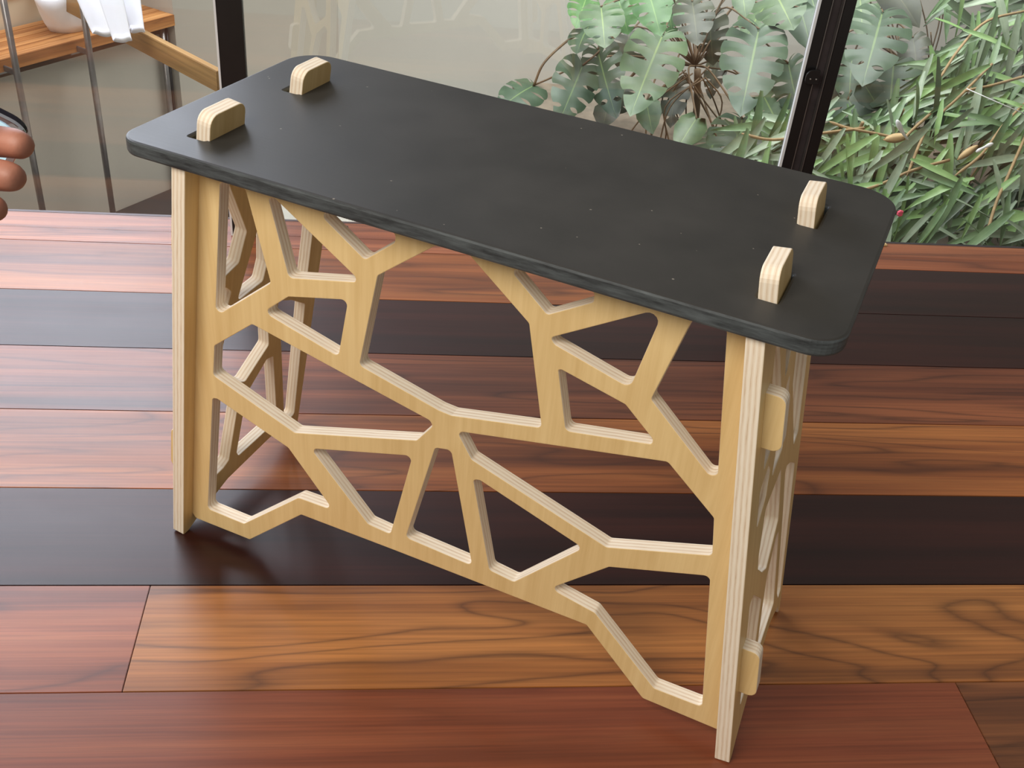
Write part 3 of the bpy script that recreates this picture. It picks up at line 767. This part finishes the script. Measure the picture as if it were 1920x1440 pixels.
twigs = [((1925, 142), (1860, 160), (1790, 178), (1728, 228), (1692, 262)), ((1925, 190), (1880, 236), (1840, 290), (1790, 330)), ((1925, 250), (1890, 330), (1868, 380), (1850, 440)),
         ((1700, 262), (1640, 250), (1590, 240), (1555, 228)), ((1780, 300), (1710, 320), (1640, 350), (1560, 372)), ((1925, 20), (1850, 40), (1800, 90), (1760, 150)), ((1860, 120), (1800, 180), (1740, 240), (1700, 330)), ((1620, 240), (1540, 250), (1450, 262), (1390, 250))]
for tw in twigs:
    pts = [at(x, y, yof(y, -0.05)) for x, y in tw]
    tube('twig', [p - V(shrub.location) for p in catmull(pts, 5)], [0.0055] * (len(pts) * 5 - 5) + [0.002], M_TWIG, shrub, 6)
    root = V((pts[0].x + 0.05, pts[0].y + 0.05, -0.73))
while placed < 300 and tries < 6000:
    tries += 1
    px = random.uniform(1380, 1960); py = random.uniform(-20, 450)
    if random.random() > density(px, py): continue
    base_ang = random.choice([2.55, 2.4, 2.7, 2.9, 2.2, 1.75, 1.5, 3.05, 0.35, 2.0]) + random.uniform(-.25, .25)
    o = bpy.data.objects.new('leaf', random.choice(NL[:6] if placed % 5 else NL)); COL.objects.link(o)
    o.parent = shrub
    l = random.uniform(85, 140)
    o.matrix_local = sinv @ nl_matrix(px - math.cos(base_ang) * l / 2, py - math.sin(base_ang) * l / 2, yof(py, random.uniform(-.05, .35)), base_ang, l, random.uniform(-.15, .4))
    placed += 1
# the leaves deeper inside, too many and too hidden to count: one part
bm = bmesh.new(); cnt = 0
while cnt < 620:
    px = random.uniform(1380, 2100); py = random.uniform(-20, 455)
    if px < 1930 and random.random() > density(px, py): continue
    if px >= 1930 and py < 60: continue
    ang = random.choice([2.5, 2.8, 2.1, 1.6, 3.0, .4]) + random.uniform(-.35, .35); l = random.uniform(80, 130)
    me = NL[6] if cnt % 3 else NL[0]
    Mx = sinv @ nl_matrix(px - math.cos(ang) * l / 2, py - math.sin(ang) * l / 2, yof(py, random.uniform(.3, .75)), ang, l, random.uniform(-.1, .3))
    vs = [bm.verts.new(Mx @ v.co) for v in me.vertices]
    for p in me.polygons:
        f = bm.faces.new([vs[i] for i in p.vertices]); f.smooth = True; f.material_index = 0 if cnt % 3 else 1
    cnt += 1
me = bpy.data.meshes.new('inner_leaves'); bm.to_mesh(me); bm.free(); me.uv_layers.new(name='UVMap')
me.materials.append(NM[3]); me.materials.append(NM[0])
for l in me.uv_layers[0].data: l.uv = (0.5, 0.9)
o = bpy.data.objects.new('inner_leaves', me); COL.objects.link(o); o.parent = shrub; o['kind'] = 'stuff'
# stems down to the bed
for k in range(7):
    x = 1.55 + k * 0.22; a = V((x, 2.55 + random.uniform(-.2, .3), -0.73))
    tube('stem', [p - V(shrub.location) for p in catmull([a, a + V((.05, -.05, .3)), a + V((.0, -.25, .62))], 5)], 0.007, M_TWIG, shrub, 6)

# dry leaves, buds
M_DRY = plain('dry_leaf', srgb(206, 176, 128), 0.8, var=0.15, scale=20)
M_BUD = plain('white_bud', srgb(240, 240, 236), 0.5, var=0.02)
M_PINK = plain('pink_bloom', srgb(236, 92, 116), 0.5, var=0.1)
def lens(name, label, cat, a, b, w, mat, group=None):
    Y = (b - a); Ln = Y.length; Y.normalize(); N = (CAM - a).normalized(); N = (N - Y * N.dot(Y)).normalized(); X = Y.cross(N)
    bm = bmesh.new(); n = 8; top = []; 
    for j in range(n + 1):
        t = j / n; ww = w * math.sin(math.pi * t) ** .7 + 0.0004
        top.append([bm.verts.new(a + Y * Ln * t + X * ww * s + N * (0.004 * (1 - abs(s)) + 0.010 * math.sin(math.pi * t) + dz)) for s, dz in ((-1, 0), (0, 0), (1, 0), (0, -.0015))])
    for r0, r1 in zip(top, top[1:]):
        for k in range(4): bm.faces.new((r0[k], r0[(k + 1) % 4], r1[(k + 1) % 4], r1[k]))
    o = bm_obj(name, bm, mat, None, True); tag(o, label, cat, group); return o
lens('dry_leaf', 'curled tan dry leaf caught in the shrub beside the upper white bud', 'leaf', at(1655, 262, 2.05), at(1702, 256, 2.05), 0.016, M_DRY)
lens('dry_leaf', 'tan dry leaf caught in the shrub beside the lower white bud', 'leaf', at(1794, 300, 2.0), at(1834, 272, 2.0), 0.012, M_DRY)
def bud(name, label, pts, rads, mat, cat):
    o = tube(name, catmull(pts, 4), rads, mat, None, 10); tag(o, label, cat); return o
bud('white_bud', 'upper white club-shaped bud sticking out of the shrub', [at(1682, 226, 1.98), at(1688, 240, 1.99), at(1695, 252, 2.0), at(1702, 262, 2.02)], [.004, .0075, .009, .009, .008, .007, .006, .005, .005, .004, .004, .003, .003], M_BUD, 'bud')
bud('white_bud', 'lower white forked bud in the shrub, right of the upper one', [at(1830, 285, 1.95), at(1842, 278, 1.95), at(1852, 273, 1.95), at(1862, 269, 1.95)], [.003, .005, .006, .005, .004, .004, .004, .005, .006, .007, .006, .005, .003], M_BUD, 'bud')
bm = bmesh.new()
for k in range(7):
    a = k * 2 * math.pi / 7
    bmesh.ops.create_icosphere(bm, subdivisions=2, radius=0.006, matrix=Matrix.Translation((math.cos(a) * .006 * (k > 0), 0.0, math.sin(a) * .006 * (k > 0))))
o = bm_obj('pink_bloom', bm, M_PINK, None, True); o.location = at(1688, 400, 1.85); tag(o, 'small pink bloom low in the shrub beside the black board', 'flower')
strand = tube('spider_thread', [at(1812, 166, 2.3), at(1866, 190, 2.25), at(1925, 215, 2.2)], 0.0018, M_BUD, None, 5)
tag(strand, 'thin pale thread slanting across the narrow leaves', 'thread')
